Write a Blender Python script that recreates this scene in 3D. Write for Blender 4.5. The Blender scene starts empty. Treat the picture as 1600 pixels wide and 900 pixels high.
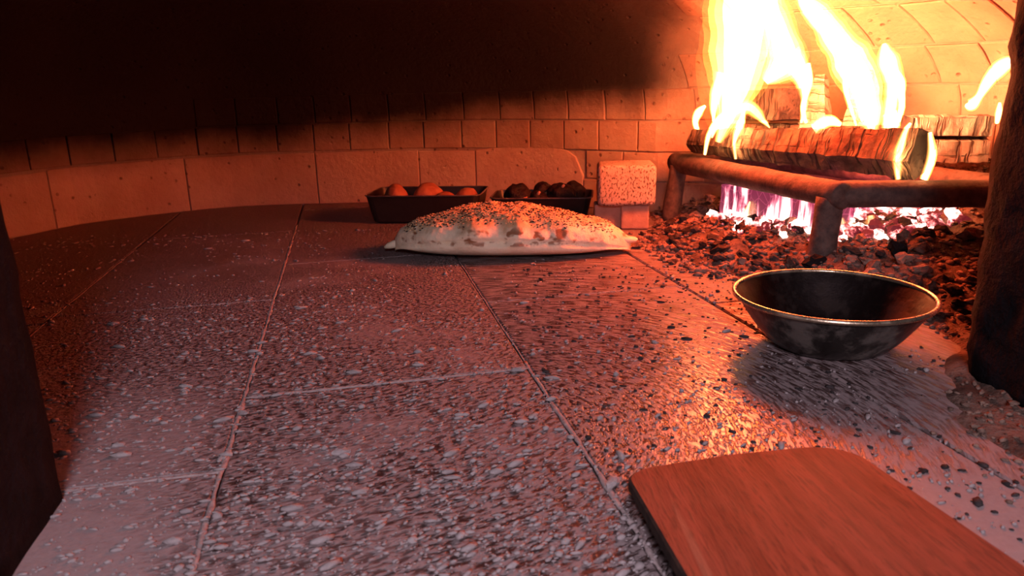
import bpy, bmesh, math, random
from mathutils import Vector, Matrix, noise
random.seed(7)
S = bpy.context.scene
C = S.collection
PI = math.pi
R = math.radians

# ------------------------------------------------------------------ camera
cam_d = bpy.data.cameras.new('camera')
cam = bpy.data.objects.new('camera', cam_d); C.objects.link(cam)
cam_d.sensor_width = 36.0
cam_d.lens = 36.0 * 1186.0 / 1600.0
cam_d.clip_start = 0.01
cam.location = (0, 0, 0.34)
cam.rotation_euler = (Matrix.Rotation(R(90 - 15.55), 4, 'X') @ Matrix.Rotation(R(-1.5), 4, 'Z')).to_euler()
cam_d.dof.use_dof = True
cam_d.dof.focus_distance = 1.15
cam_d.dof.aperture_fstop = 11.0
S.camera = cam
# ------------------------------------------------------------------ view, world, lights
S.view_settings.view_transform = 'Standard'
S.view_settings.look = 'None'
S.view_settings.gamma = 1.0
S.view_settings.use_curve_mapping = False
S.view_settings.exposure = 0.0
S.cycles.max_bounces = 6
S.cycles.diffuse_bounces = 3
S.cycles.transparent_max_bounces = 64
S.cycles.use_denoising = True
S.cycles.use_adaptive_sampling = True
S.cycles.adaptive_threshold = 0.03
S.cycles.sample_clamp_indirect = 6.0
W = bpy.data.worlds.new('room_daylight'); S.world = W
W.use_nodes = True
W.node_tree.nodes['Background'].inputs[0].default_value = (1.0, 0.84, 0.98, 1)
W.node_tree.nodes['Background'].inputs[1].default_value = 0.35
FIRE_COL = (1.0, 0.088, 0.020)
def point_light(name, loc, power, radius, col=FIRE_COL):
    d = bpy.data.lights.new(name, 'POINT'); d.energy = power; d.color = col
    d.shadow_soft_size = radius
    o = bpy.data.objects.new(name, d); o.location = loc; C.objects.link(o)
    return o
point_light('fire_light', (0.45, 1.46, 0.37), 25.0, 0.06)
point_light('fire_light', (0.64, 1.38, 0.32), 9.0, 0.05)
point_light('ember_light', (0.66, 1.47, 0.085), 2.2, 0.04, (1.0, 0.12, 0.24))

point_light('kitchen_lamp', (0.05, -0.60, 0.84), 62.0, 0.16, (1.0, 0.84, 1.0))

# ------------------------------------------------------------------ node helper
class NT:
    def __init__(self, name):
        self.m = bpy.data.materials.new(name); self.m.use_nodes = True
        self.t = self.m.node_tree; self.t.nodes.clear()
        self.out = self.t.nodes.new('ShaderNodeOutputMaterial')
    def n(self, typ, ins=None, **props):
        nd = self.t.nodes.new(typ)
        for k, v in props.items(): setattr(nd, k, v)
        for k, v in (ins or {}).items(): self.set(nd.inputs[k], v)
        return nd
    def set(self, sock, v):
        if isinstance(v, bpy.types.NodeSocket): self.t.links.new(v, sock)
        elif isinstance(v, bpy.types.Node): self.t.links.new(v.outputs[0], sock)
        else:
            if hasattr(sock.default_value, '__len__') and not hasattr(v, '__len__'): v = (v,) * len(sock.default_value)
            if hasattr(v, '__len__') and len(v) == 3 and len(sock.default_value) == 4: v = (*v, 1)
            sock.default_value = v
    def math(self, op, a, b=0.0, c=0.0, clamp=False):
        nd = self.n('ShaderNodeMath', operation=op, use_clamp=clamp)
        self.set(nd.inputs[0], a); self.set(nd.inputs[1], b); self.set(nd.inputs[2], c)
        return nd.outputs[0]
    def vmath(self, op, a, b=(0, 0, 0)):
        nd = self.n('ShaderNodeVectorMath', operation=op)
        self.set(nd.inputs[0], a); self.set(nd.inputs[1], b)
        return nd.outputs['Value'] if op in ('DISTANCE', 'LENGTH', 'DOT_PRODUCT') else nd.outputs[0]
    def noise(self, vec, scale, detail=4.0, rough=0.55):
        return self.n('ShaderNodeTexNoise', {'Vector': vec, 'Scale': scale, 'Detail': detail, 'Roughness': rough}).outputs[0]
    def vor(self, vec, scale, feature='F1'):
        return self.n('ShaderNodeTexVoronoi', {'Vector': vec, 'Scale': scale}, feature=feature).outputs['Distance']
    def ss(self, v, lo, hi, a=0.0, b=1.0):
        nd = self.n('ShaderNodeMapRange', interpolation_type='SMOOTHSTEP')
        self.set(nd.inputs[0], v)
        for i, x in zip((1, 2, 3, 4), (lo, hi, a, b)): self.set(nd.inputs[i], x)
        return nd.outputs[0]
    def mix(self, f, a, b):
        nd = self.n('ShaderNodeMix', data_type='RGBA')
        self.set(nd.inputs[0], f); self.set(nd.inputs[6], a); self.set(nd.inputs[7], b)
        return nd.outputs[2]
    def pos(self): return self.n('ShaderNodeNewGeometry').outputs['Position']
    def obj(self): return self.n('ShaderNodeTexCoord').outputs['Object']
    def rnd(self): return self.n('ShaderNodeObjectInfo').outputs['Random']
    def bump(self, h, dist=0.003, strength=1.0):
        return self.n('ShaderNodeBump', {'Height': h, 'Distance': dist, 'Strength': strength}).outputs[0]
    def bsdf(self, col, rough=0.8, nrm=None, metal=0.0, spec=0.5, emit=None, estr=0.0):
        ins = {'Base Color': col, 'Roughness': rough, 'Metallic': metal, 'Specular IOR Level': spec}
        if nrm is not None: ins['Normal'] = nrm
        if emit is not None: ins['Emission Color'] = emit; ins['Emission Strength'] = estr
        b = self.n('ShaderNodeBsdfPrincipled', ins)
        self.t.links.new(b.outputs[0], self.out.inputs['Surface'])
        return self.m
M = {}

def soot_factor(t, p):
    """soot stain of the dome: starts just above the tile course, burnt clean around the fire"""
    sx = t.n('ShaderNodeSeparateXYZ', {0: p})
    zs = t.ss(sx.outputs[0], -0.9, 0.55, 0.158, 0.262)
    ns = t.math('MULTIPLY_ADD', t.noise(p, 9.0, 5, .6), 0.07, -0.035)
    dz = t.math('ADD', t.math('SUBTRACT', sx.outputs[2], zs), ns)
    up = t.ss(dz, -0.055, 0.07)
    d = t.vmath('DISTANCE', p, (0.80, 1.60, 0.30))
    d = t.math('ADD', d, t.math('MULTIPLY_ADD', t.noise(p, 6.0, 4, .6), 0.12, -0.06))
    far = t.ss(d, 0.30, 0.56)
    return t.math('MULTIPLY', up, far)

def masonry(name, c1, c2, pit=1.0):
    t = NT(name); p = t.pos()
    n1 = t.noise(p, 7.0, 6, .6); n2 = t.noise(p, 60.0, 5, .65)
    rv = t.rnd()
    col = t.mix(t.ss(n1, .3, .7), c1, c2)
    col = t.mix(t.math('MULTIPLY', rv, .35), col, (c2[0]*.75, c2[1]*.7, c2[2]*.68))
    spots = t.ss(t.vor(p, 38.0), .05, .22)
    pits = t.math('MAXIMUM', spots, t.ss(t.noise(p, 22.0, 2), .42, .55))
    col = t.mix(pits, (c1[0]*.45, c1[1]*.4, c1[2]*.38), col)
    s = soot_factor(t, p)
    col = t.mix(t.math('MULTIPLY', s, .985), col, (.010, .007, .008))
    h = t.math('ADD', t.math('MULTIPLY', n2, .8), t.math('MULTIPLY', pits, .7 * pit))
    h = t.math('ADD', h, t.math('MULTIPLY', n1, 1.5))
    return t.bsdf(col, t.math('MULTIPLY_ADD', s, -.1, .92), t.bump(h, .004), spec=.15)
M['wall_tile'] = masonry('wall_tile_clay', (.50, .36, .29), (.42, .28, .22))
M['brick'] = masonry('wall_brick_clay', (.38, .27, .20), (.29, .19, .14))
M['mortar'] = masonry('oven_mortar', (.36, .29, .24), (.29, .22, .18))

def mk_jamb():
    t = NT('sooty_plaster'); p = t.pos()
    n = t.noise(p, 30.0, 6, .65)
    col = t.mix(t.ss(n, .35, .7), (.004, .0033, .0042), (.010, .008, .010))
    return t.bsdf(col, .9, t.bump(n, .008), spec=.1)
M['jamb'] = mk_jamb()

def mk_floor():
    t = NT('swept_hearth_tile'); p = t.pos()
    flat = t.vmath('MULTIPLY', p, (1, 1, 0))
    sx = t.n('ShaderNodeSeparateXYZ', {0: flat})
    X, Y = sx.outputs[0], sx.outputs[1]
    u = t.math('ADD', t.math('MULTIPLY', X, .979), t.math('MULTIPLY', Y, .206))
    wob = t.vmath('ADD', flat, t.vmath('MULTIPLY', t.n('ShaderNodeTexNoise', {'Vector': flat, 'Scale': 5.0, 'Detail': 2}).outputs['Color'], (.03, .03, 0)))
    def rings(c, freq, ang):
        d = t.vmath('DISTANCE', wob, (c[0], c[1], 0))
        q = t.vmath('SUBTRACT', wob, (c[0], c[1], 0))
        qs = t.n('ShaderNodeSeparateXYZ', {0: q})
        a = t.math('ARCTAN2', qs.outputs[1], qs.outputs[0])
        v = t.n('ShaderNodeCombineXYZ', {0: t.math('MULTIPLY', d, freq), 1: t.math('MULTIPLY', a, ang)})
        return t.noise(v, 1.0, 3, .6)
    rA = rings((-.02, .70), 230.0, 15.0)
    rB = rings((-.55, 1.45), 200.0, 75.0)
    side = t.ss(u, .192, .198)
    ring = t.n('ShaderNodeMix', {0: side, 2: rB, 3: rA}, data_type='FLOAT').outputs[0]
    big = t.noise(flat, 3.2, 4, .6)
    mid = t.noise(flat, 14.0, 5, .65)
    fine = t.noise(flat, 190.0, 4, .7)
    blot = t.noise(flat, 70.0, 3, .6)
    # how much a region was swept down to the dark brick
    swept = t.math('MULTIPLY_ADD', side, .45, t.ss(big, .29, .52))
    vv = t.math('SUBTRACT', t.math('MULTIPLY', Y, .979), t.math('MULTIPLY', X, .206))
    keep = t.math('MULTIPLY', t.ss(u, -.12, -.20), t.ss(vv, 1.0, .75))
    keep = t.math('ADD', keep, t.math('MULTIPLY', t.ss(u, .36, .46), t.ss(vv, .80, .62)))
    swept = t.math('SUBTRACT', swept, t.math('MULTIPLY', keep, .75))
    swept = t.math('ADD', swept, t.math('MULTIPLY_ADD', mid, .7, -.35), clamp=True)
    streak = t.ss(ring, .40, .56)
    bare = t.math('MULTIPLY', swept, t.math('SUBTRACT', 1.0, t.math('MULTIPLY', streak, .9)))
    bare = t.math('ADD', bare, t.math('MULTIPLY', t.ss(blot, .56, .70), t.math('MULTIPLY', swept, .5)), clamp=True)
    dust = t.mix(fine, (.22, .17, .165), (.36, .29, .285))
    dust = t.mix(t.ss(t.rnd(), 0, 1, 0, .25), dust, (.22, .145, .125))
    dark = t.mix(fine, (.028, .014, .012), (.065, .034, .029))
    col = t.mix(bare, dust, dark)
    rough = t.math('MULTIPLY_ADD', bare, -.5, .85)
    pol = t.math('MULTIPLY', side, t.ss(u, .50, .36))
    rough = t.n('ShaderNodeMix', {0: pol, 2: rough, 3: .25}, data_type='FLOAT').outputs[0]
    rough = t.math('ADD', rough, t.math('MULTIPLY_ADD', fine, .16, -.08))
    h = t.math('ADD', t.math('MULTIPLY', bare, -1.0), t.math('MULTIPLY', fine, .5))
    h = t.math('ADD', h, t.math('MULTIPLY', blot, .7))
    return t.bsdf(col, rough, t.n('ShaderNodeBump', {'Height': h, 'Distance': t.math('MULTIPLY_ADD', side, -.0005, .0013), 'Strength': 1.0}).outputs[0], spec=t.math('MULTIPLY_ADD', bare, t.math('MULTIPLY_ADD', pol, -.9, .5), t.math('MULTIPLY_ADD', pol, .45, .3)))
M['floor'] = mk_floor()

def simple(name, c1, c2, scale, rough=.85, bump=.003, spec=.25, metal=0.0, space='obj', detail=5):
    t = NT(name); p = t.pos() if space == 'pos' else t.obj()
    n = t.noise(p, scale, detail, .65)
    return t.bsdf(t.mix(t.ss(n, .3, .7), c1, c2), rough, t.bump(n, bump), spec=spec, metal=metal)
M['base'] = simple('hearth_base', (.10, .075, .065), (.18, .14, .125), 90, space='pos')
M['flour'] = simple('flour_crumb', (.26, .22, .215), (.36, .31, .30), 60, space='pos')
M['ridge'] = simple('flour_joint', (.28, .21, .20), (.42, .34, .32), 120, space='pos')
M['soot_crumb'] = simple('soot_crumb', (.015, .012, .012), (.05, .04, .04), 60, space='pos')

def mk_ash():
    t = NT('wood_ash'); p = t.pos()
    n = t.noise(p, 14, 6, .65); f = t.noise(p, 130, 5, .7)
    col = t.mix(t.ss(n, .35, .65), (.09, .055, .042), (.25, .165, .13))
    col = t.mix(t.ss(f, .5, .7), col, (.06, .045, .04))
    h = t.math('ADD', t.math('MULTIPLY', n, 1.5), f)
    return t.bsdf(col, .95, t.bump(h, .008), spec=.05)
M['ash'] = mk_ash()

def mk_coal(name, lo, hi):
    t = NT(name); p = t.pos(); n = t.noise(p, 55, 5, .65)
    r = t.rnd()
    col = t.mix(t.ss(t.math('ADD', n, t.math('MULTIPLY_ADD', r, .5, -.25)), .3, .7), lo, hi)
    return t.bsdf(col, .92, t.bump(n, .006), spec=.1)
M['coal'] = mk_coal('ash_coated_coal', (.035, .022, .018), (.26, .165, .125))
M['coal_dark'] = mk_coal('black_charcoal', (.014, .011, .011), (.06, .045, .042))

def mk_ember():
    t = NT('glowing_ember'); p = t.pos(); n = t.noise(p, 45, 4, .6)
    r = t.rnd()
    g = t.ss(t.math('ADD', n, t.math('MULTIPLY_ADD', r, .3, -.15)), .36, .66)
    ec = t.mix(g, (1.0, .06, .10), (1.0, .52, .42))
    es = t.math('MULTIPLY_ADD', t.math('POWER', g, 1.6), 6.5, .15)
    return t.bsdf((.05, .03, .03), .9, t.bump(n, .004), emit=ec, estr=es, spec=.1)
M['ember'] = mk_ember()

def mk_glow_log():
    t = NT('glowing_charred_wood'); o = t.obj()
    st = t.vmath('MULTIPLY', o, (38, 6, 6))
    n = t.noise(st, 1.0, 3, .6); m = t.noise(o, 22, 4, .6)
    ck = t.vor(t.vmath('MULTIPLY', o, (60, 60, 45)), 1.0, 'DISTANCE_TO_EDGE')
    sz = t.n('ShaderNodeSeparateXYZ', {0: o})
    low = t.ss(sz.outputs[2], .035, -.045)
    g = t.math('MULTIPLY', t.ss(t.math('ADD', n, t.math('MULTIPLY', low, .18)), .50, .68), t.ss(m, .3, .55))
    g = t.math('ADD', g, t.math('MULTIPLY', t.ss(ck, .05, .0), .05), clamp=True)
    ec = t.mix(g, (.9, .10, .25), (1.0, .62, .40))
    es = t.math('MULTIPLY_ADD', g, 6.0, .28)
    return t.bsdf((.04, .03, .03), .9, t.bump(ck, .004), emit=ec, estr=es, spec=.1)
M['glow_log'] = mk_glow_log()

def mk_char(name, lo, hi, fx=70.0, crack=1.0):
    t = NT(name); o = t.obj()
    w = t.vmath('ADD', o, t.vmath('MULTIPLY', t.n('ShaderNodeTexNoise', {'Vector': o, 'Scale': 30.0, 'Detail': 2}).outputs['Color'], (.016, 0, 0)))
    ck = t.noise(t.vmath('MULTIPLY', w, (fx * 1.6, 9, 14)), 1.0, 2, .5)
    gr_ = t.noise(t.vmath('MULTIPLY', o, (6, 70, 70)), 1.0, 4, .6)
    n = t.noise(o, 26, 5, .65)
    e = t.math('MULTIPLY', t.ss(ck, .36, .50), t.ss(gr_, .30, .42, .5, 1.0))
    col = t.mix(t.ss(n, .3, .7), lo, hi)
    col = t.mix(t.math('MULTIPLY_ADD', e, .75, .25), (lo[0]*.3, lo[1]*.3, lo[2]*.3), col)
    h = t.math('ADD', t.math('MULTIPLY', e, crack), t.math('MULTIPLY', n, .8))
    return t.bsdf(col, .85, t.bump(h, .006), spec=.2)
M['char'] = mk_char('charred_bark', (.035, .020, .014), (.13, .075, .048))
M['char_dark'] = mk_char('black_charred_wood', (.020, .014, .012), (.075, .05, .04))
M['ashlog'] = mk_char('ash_white_wood', (.26, .20, .17), (.48, .40, .34), 60.0)
M['iron'] = simple('rusty_iron', (.050, .032, .027), (.125, .078, .060), 45, .8, .003, .3)

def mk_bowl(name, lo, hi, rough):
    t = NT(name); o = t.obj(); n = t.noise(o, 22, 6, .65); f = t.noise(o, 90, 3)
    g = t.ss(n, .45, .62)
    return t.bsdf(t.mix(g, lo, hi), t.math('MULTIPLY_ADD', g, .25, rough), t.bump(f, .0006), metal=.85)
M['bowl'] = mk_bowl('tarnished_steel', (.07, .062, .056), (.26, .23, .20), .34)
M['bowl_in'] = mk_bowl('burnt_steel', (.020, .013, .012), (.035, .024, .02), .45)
M['rim'] = mk_bowl('worn_steel_rim', (.42, .32, .22), (.55, .43, .30), .24)
M['tray'] = simple('black_enamel', (.012, .010, .010), (.020, .016, .016), 40, .42, .0004, .4)
M['tray_rim'] = simple('worn_tray_edge', (.06, .045, .04), (.14, .11, .10), 60, .4, .0004, .5)

def mk_wood():
    t = NT('peel_wood'); o = t.obj()
    g = t.noise(t.vmath('MULTIPLY', o, (90, 5, 20)), 1.0, 5, .6)
    f = t.noise(t.vmath('MULTIPLY', o, (420, 38, 60)), 1.0, 3, .6)
    b = t.noise(o, 9, 3)
    col = t.mix(t.ss(g, .3, .7), (.14, .028, .016), (.27, .062, .036))
    col = t.mix(t.math('MULTIPLY', t.ss(f, .50, .66), .55), col, (.06, .017, .011))
    col = t.mix(t.math('MULTIPLY', t.ss(b, .45, .75), .3), col, (.22, .075, .05))
    line = t.ss(t.noise(t.vmath('MULTIPLY', o, (55, 1.2, 1)), 1.0, 1), .70, .74)
    col = t.mix(t.math('MULTIPLY', line, .5), col, (.30, .13, .08))
    h = t.math('ADD', g, f)
    return t.bsdf(col, .68, t.bump(h, .0009), spec=.18)
M['peel'] = mk_wood()
M['peel_edge'] = simple('burnt_peel_edge', (.018, .012, .010), (.06, .035, .025), 60, .8, .001)

def mk_bread():
    t = NT('baked_dough'); o = t.obj(); sx = t.n('ShaderNodeSeparateXYZ', {0: o})
    z = sx.outputs[2]
    n = t.noise(o, 38, 5, .6); f = t.noise(o, 160, 4, .6)
    sp = t.noise(t.vmath('MULTIPLY', o, (1, 1, 1.5)), 34, 2, .5)
    col = t.mix(t.ss(n, .35, .7), (.88, .74, .53), (.80, .64, .43))
    top = t.ss(t.math('ADD', z, t.math('MULTIPLY_ADD', n, .04, -.02)), .052, .080)
    col = t.mix(t.math('MULTIPLY', top, .75), col, (.58, .30, .11))
    band = t.math('MULTIPLY', t.ss(z, .034, .042), t.ss(z, .078, .058))
    brown = t.math('MULTIPLY', t.ss(sp, .565, .66), band)
    col = t.mix(t.math('MULTIPLY', brown, .9), col, (.26, .085, .025))
    seam = t.math('MULTIPLY', t.math('MULTIPLY', t.ss(z, .030, .035), t.ss(z, .043, .037)), t.ss(t.noise(o, 55, 2), .50, .60))
    col = t.mix(t.math('MULTIPLY', seam, .8), col, (.30, .11, .05))
    small = t.math('MULTIPLY', t.ss(t.vor(o, 85), .22, .10), t.ss(t.noise(o, 20, 2), .56, .66))
    col = t.mix(t.math('MULTIPLY', small, .6), col, (.35, .16, .07))
    return t.bsdf(col, .75, t.bump(t.math('ADD', n, t.math('MULTIPLY', f, .4)), .003), spec=.25)
M['bread'] = mk_bread()
M['sesame'] = simple('toasted_sesame', (.62, .42, .22), (.75, .55, .32), 50, .6)
M['black_seed'] = simple('black_seed', (.012, .008, .007), (.03, .02, .016), 50, .6)
M['roll'] = simple('browned_roll', (.30, .085, .04), (.44, .15, .07), 30, .6, .003, .4)
M['aubergine'] = simple('charred_skin', (.006, .004, .004), (.026, .012, .010), 45, .6, .006, .25)
M['aub_flesh'] = simple('split_flesh', (.45, .14, .06), (.55, .20, .08), 45, .6, .006, .4)
def mk_block(name, a, b, pit):
    t = NT(name); o = t.obj(); n = t.noise(o, 12, 4); v = t.noise(t.vmath('MULTIPLY', o, (1.2, 1, .7)), 210, 4, .65)
    e = t.ss(v, .33, .47)
    col = t.mix(t.ss(n, .3, .7), a, b)
    col = t.mix(e, (a[0]*.25, a[1]*.2, a[2]*.2), col)
    return t.bsdf(col, .92, t.bump(t.math('ADD', t.math('MULTIPLY', e, pit), n), .005), spec=.1)
M['block'] = mk_block('pitted_firebrick', (.43, .34, .29), (.36, .27, .23), 1.0)
M['block2'] = simple('smooth_clay_block', (.34, .20, .15), (.42, .27, .21), 30, .9, .003, .15)

def mk_flame(name, col, s):
    t = NT(name)
    e = t.n('ShaderNodeEmission', {'Color': col, 'Strength': s})
    t.t.links.new(e.outputs[0], t.out.inputs['Volume'])
    return t.m
for nm, k in (('flame', .68), ('flame2', 1.2), ('flame_mid', 3.4)):
    M[nm] = mk_flame(nm + '_outer', (1.0, .34, .05), 3.2 * k)
    M[nm + '_mid'] = mk_flame(nm + '_middle', (1.0, .46, .12), 5.0 * k)
    M[nm + '_in'] = mk_flame(nm + '_inner', (1.0, .55, .20), 7.0 * k)
    M[nm + '_core'] = mk_flame(nm + '_core', (1.0, .68, .36), 13.0 * k)
M['flame_soft'] = mk_flame('flame_orange', (1.0, .22, .03), 1.0)

# ------------------------------------------------------------------ mesh helpers
def mesh_obj(name, verts, faces, mat=None, parent=None, smooth=False):
    me = bpy.data.meshes.new(name); me.from_pydata([tuple(v) for v in verts], [], faces); me.update()
    if mat: me.materials.append(mat)
    if smooth: me.polygons.foreach_set('use_smooth', [True] * len(me.polygons))
    o = bpy.data.objects.new(name, me); C.objects.link(o)
    if parent: o.parent = parent
    return o
def bm_obj(name, bm, mat, parent=None, smooth=False):
    me = bpy.data.meshes.new(name); bm.to_mesh(me); bm.free()
    if mat: me.materials.append(mat)
    if smooth: me.polygons.foreach_set('use_smooth', [True] * len(me.polygons))
    o = bpy.data.objects.new(name, me); C.objects.link(o)
    if parent: o.parent = parent
    return o
def empty(name, loc=(0, 0, 0)):
    o = bpy.data.objects.new(name, None); o.location = loc; o.empty_display_size = .05; C.objects.link(o); return o
def tag(o, label=None, cat=None, group=None, kind=None):
    if label: o['label'] = label
    if cat: o['category'] = cat
    if group: o['group'] = group
    if kind: o['kind'] = kind
    return o
def fbm(p, s, seed=0.0):
    q = Vector(p) * s + Vector((seed * 3.1, seed * 7.7, seed * 1.3))
    return noise.noise(q) + .5 * noise.noise(q * 2.1) + .25 * noise.noise(q * 4.3)
def box_bm(sx, sy, sz, bev=0.004, seg=1, cuts=0, rough=0.0, seed=0.0, rs=30.0):
    bm = bmesh.new(); bmesh.ops.create_cube(bm, size=1.0)
    for v in bm.verts: v.co = Vector((v.co.x * sx, v.co.y * sy, v.co.z * sz))
    if bev: bmesh.ops.bevel(bm, geom=bm.edges[:], offset=bev, segments=seg, affect='EDGES', profile=.5)
    if cuts:
        bmesh.ops.subdivide_edges(bm, edges=[e for e in bm.edges if e.calc_length() > max(sx, sy, sz) * .15], cuts=cuts, use_grid_fill=True)
        bmesh.ops.triangulate(bm, faces=[f for f in bm.faces if len(f.verts) > 4])
    if rough:
        bm.normal_update()
        for v in bm.verts: v.co += v.normal * fbm(v.co, rs, seed) * rough
    return bm
def frame_for(d):
    d = d.normalized(); up = Vector((0, 0, 1)) if abs(d.z) < .9 else Vector((0, 1, 0))
    s = d.cross(up).normalized(); return s, s.cross(d).normalized()
def tube(path, radii, n=16, sy=1.0, rough=0.0, seed=0.0, rs=25.0, side=None, cap_round=True):
    """closed tube along a path; sy scales the section across 'side'"""
    P = [Vector(p) for p in path]; V = []; F = []
    k = len(P)
    for i, p in enumerate(P):
        d = (P[min(i + 1, k - 1)] - P[max(i - 1, 0)])
        if side is not None:
            b = Vector(side).normalized(); a = d.cross(b).normalized()
        else: a, b = frame_for(d)
        for j in range(n):
            t = 2 * PI * j / n
            q = p + (a * math.cos(t) + b * math.sin(t) * sy) * radii[i]
            if rough: q = q + (q - p).normalized() * fbm(q, rs, seed) * rough * min(1, radii[i] / .01)
            V.append(q)
    for i in range(k - 1):
        for j in range(n):
            F.append((i * n + j, i * n + (j + 1) % n, (i + 1) * n + (j + 1) % n, (i + 1) * n + j))
    V.append(P[0]); V.append(P[-1]); a0, a1 = len(V) - 2, len(V) - 1
    for j in range(n):
        F.append((a0, (j + 1) % n, j)); F.append((a1, (k - 1) * n + j, (k - 1) * n + (j + 1) % n))
    return V, F
def spline(pts, sub=6):
    """Catmull-Rom through rows of numbers"""
    out = []; n = len(pts)
    for i in range(n - 1):
        p0, p1, p2, p3 = pts[max(i - 1, 0)], pts[i], pts[i + 1], pts[min(i + 2, n - 1)]
        for k in range(sub):
            t = k / sub
            out.append([.5 * ((2 * b) + (-a + c) * t + (2 * a - 5 * b + 4 * c - d) * t * t + (-a + 3 * b - 3 * c + d) * t ** 3) for a, b, c, d in zip(p0, p1, p2, p3)])
    out.append(list(pts[-1])); return out
def lathe(prof, n=64):
    V = []; F = []; k = len(prof)
    for r, z in prof:
        for j in range(n):
            a = 2 * PI * j / n; V.append((r * math.cos(a), r * math.sin(a), z))
    for i in range(k - 1):
        for j in range(n):
            F.append((i * n + j, i * n + (j + 1) % n, (i + 1) * n + (j + 1) % n, (i + 1) * n + j))
    return V, F
def rock_mesh(name, seed, mat, sub=2, sq=(1, 1, 1), amp=.5):
    bm = bmesh.new(); bmesh.ops.create_icosphere(bm, subdivisions=sub, radius=1.0)
    for v in bm.verts:
        d = v.co.normalized()
        f = 1 + amp * noise.noise(d * 1.3 + Vector((seed * 5.3, seed, seed * 2.1))) + amp * .5 * noise.noise(d * 3.1 + Vector((seed, 9, seed * 4)))
        # cut facets
        v.co = Vector((d.x * sq[0], d.y * sq[1], d.z * sq[2])) * f
    me = bpy.data.meshes.new(name); bm.to_mesh(me); bm.free(); me.materials.append(mat); return me
# hearth grid: u runs across the mouth, v runs into the oven
UX, UY = Vector((.979, .206, 0)), Vector((-.206, .979, 0))
def uv(u, v, z=0.0): return UX * u + UY * v + Vector((0, 0, z))
YAW = math.atan2(.206, .979)

# ------------------------------------------------------------------ floor
fl = empty('floor'); tag(fl, 'swept clay tile hearth dusted with flour', None, None, 'structure')
bm = box_bm(3.6, 3.6, .05, 0)
b = bm_obj('hearth_base', bm, M['base'], fl); b.location = uv(-.2, .9, -.032); b.rotation_euler.z = YAW
COLS = [-1.455, -1.125, -.795, -.465, -.135, .195, .525, .855, 1.185]
CROSS = {-.465: [-.52, .07, .667, 1.245, 1.85, 2.45], -.135: [-.45, .2, .838, 1.495, 2.15, 2.6], .195: [-.7, -.3, .22, 1.126, 1.73, 2.3], .525: [-.7, -.2, .30, 1.02, 1.7, 2.3]}
tile_cache = {}
for i in range(len(COLS) - 1):
    u0, u1 = COLS[i], COLS[i + 1]
    js = CROSS.get(u0) or [(-.62 + .31 * (i % 2)) + k * .61 for k in range(6)]
    for v0, v1 in zip(js[:-1], js[1:]):
        key = round(v1 - v0, 3)
        if key not in tile_cache:
            bm = box_bm(.3265, key - .0035, .03, .0022)
            me = bpy.data.meshes.new('tile'); bm.to_mesh(me); bm.free(); me.materials.append(M['floor']); tile_cache[key] = me
        o = bpy.data.objects.new('tile', tile_cache[key]); C.objects.link(o); o.parent = fl
        o.location = uv((u0 + u1) / 2, (v0 + v1) / 2, -.015 + random.uniform(-.0008, .0002)); o.rotation_euler.z = YAW
def ridge(p0, p1, w, seed, h=.6, gap=0.0):
    n = max(8, int((p1 - p0).length / .008)); path = []; rad = []
    d = (p1 - p0); sd = Vector((-d.y, d.x, 0)).normalized()
    for k in range(n + 1):
        q = p0 + d * (k / n)
        q = q + sd * .0012 * fbm(q, 22, seed)
        path.append(q); rad.append(max(.0005, w * (1 + .75 * fbm(q, 60, seed + 3) + .5 * max(0, fbm(q, 13, seed + 5)) - gap * max(0, fbm(q, 6, seed + 9)))))
    V, F = tube(path, rad, 8)
    V = [Vector((v.x, v.y, -.0010 + v.z * h)) for v in V]
    return mesh_obj('joint_ridge', V, F, M['ridge'], fl, True)
ridge(uv(-.135, .15), uv(-.135, 1.93), .0025, 1)
ridge(uv(.195, .15), uv(.195, .86), .0022, 2)
ridge(uv(.195, .86), uv(.195, 1.42), .0009, 3)
ridge(uv(-.135, .838), uv(.195, .838), .0022, 4)
ridge(uv(-.465, .667), uv(-.135, .667), .0022, 5)
ridge(uv(-.30, 1.245), uv(-.13, 1.245), .0013, 6)
ridge(uv(-.135, 1.495), uv(.10, 1.495), .0009, 7)
ridge(uv(-.465, .95), uv(-.465, 1.75), .0015, 8)
ridge(uv(.195, 1.126), uv(.40, 1.126), .0006, 9)

# ------------------------------------------------------------------ oven shell
OC = Vector((-.35, 1.10, 0))
RA = [(-40, 1.20), (-15, 1.26), (0, 1.33), (18, 1.37), (30, 1.26), (40, 1.145), (50, 1.065), (58, 1.06), (76, 1.075), (94, 1.085), (115, 1.155), (130, 1.14), (141, 1.08), (160, 1.03), (180, 1.0), (200, 1.0), (230, 1.0), (320, 1.2)]
def rad_at(deg):
    if deg > 320: deg -= 360
    for (a, r), (b, s) in zip(RA[:-1], RA[1:]):
        if a <= deg <= b:
            t = (deg - a) / (b - a); t = t * t * (3 - 2 * t); return r + (s - r) * t
    return RA[0][1]
Z0, HD = .24, .42
def shell(deg, z=None, t=None, off=0.0):
    """point on the oven wall; below Z0 straight up, above it the dome"""
    r = rad_at(deg) + off
    if t is None:
        t = 0 if z <= Z0 else math.asin(min(1, (z - Z0) / HD))
    zz = z if (z is not None and z <= Z0) else Z0 + (HD + off) * math.sin(t)
    k = math.cos(t); c, s = math.cos(R(deg)), math.sin(R(deg))
    return OC + Vector((c * r * k, s * r * k, zz))
wall = empty('wall_back'); tag(wall, 'curved oven wall of clay tiles and bricks stained with soot', None, None, 'structure')
def v_of(p): return p.dot(UY)
V = []; F = []
NA = 180; rows = [('z', -.005), ('z', .12), ('z', Z0)]
for i in range(NA):
    a = i * 360.0 / NA - 20
    for k, z in rows: V.append(shell(a, z=z, off=.0055))
K = len(rows)
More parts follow.
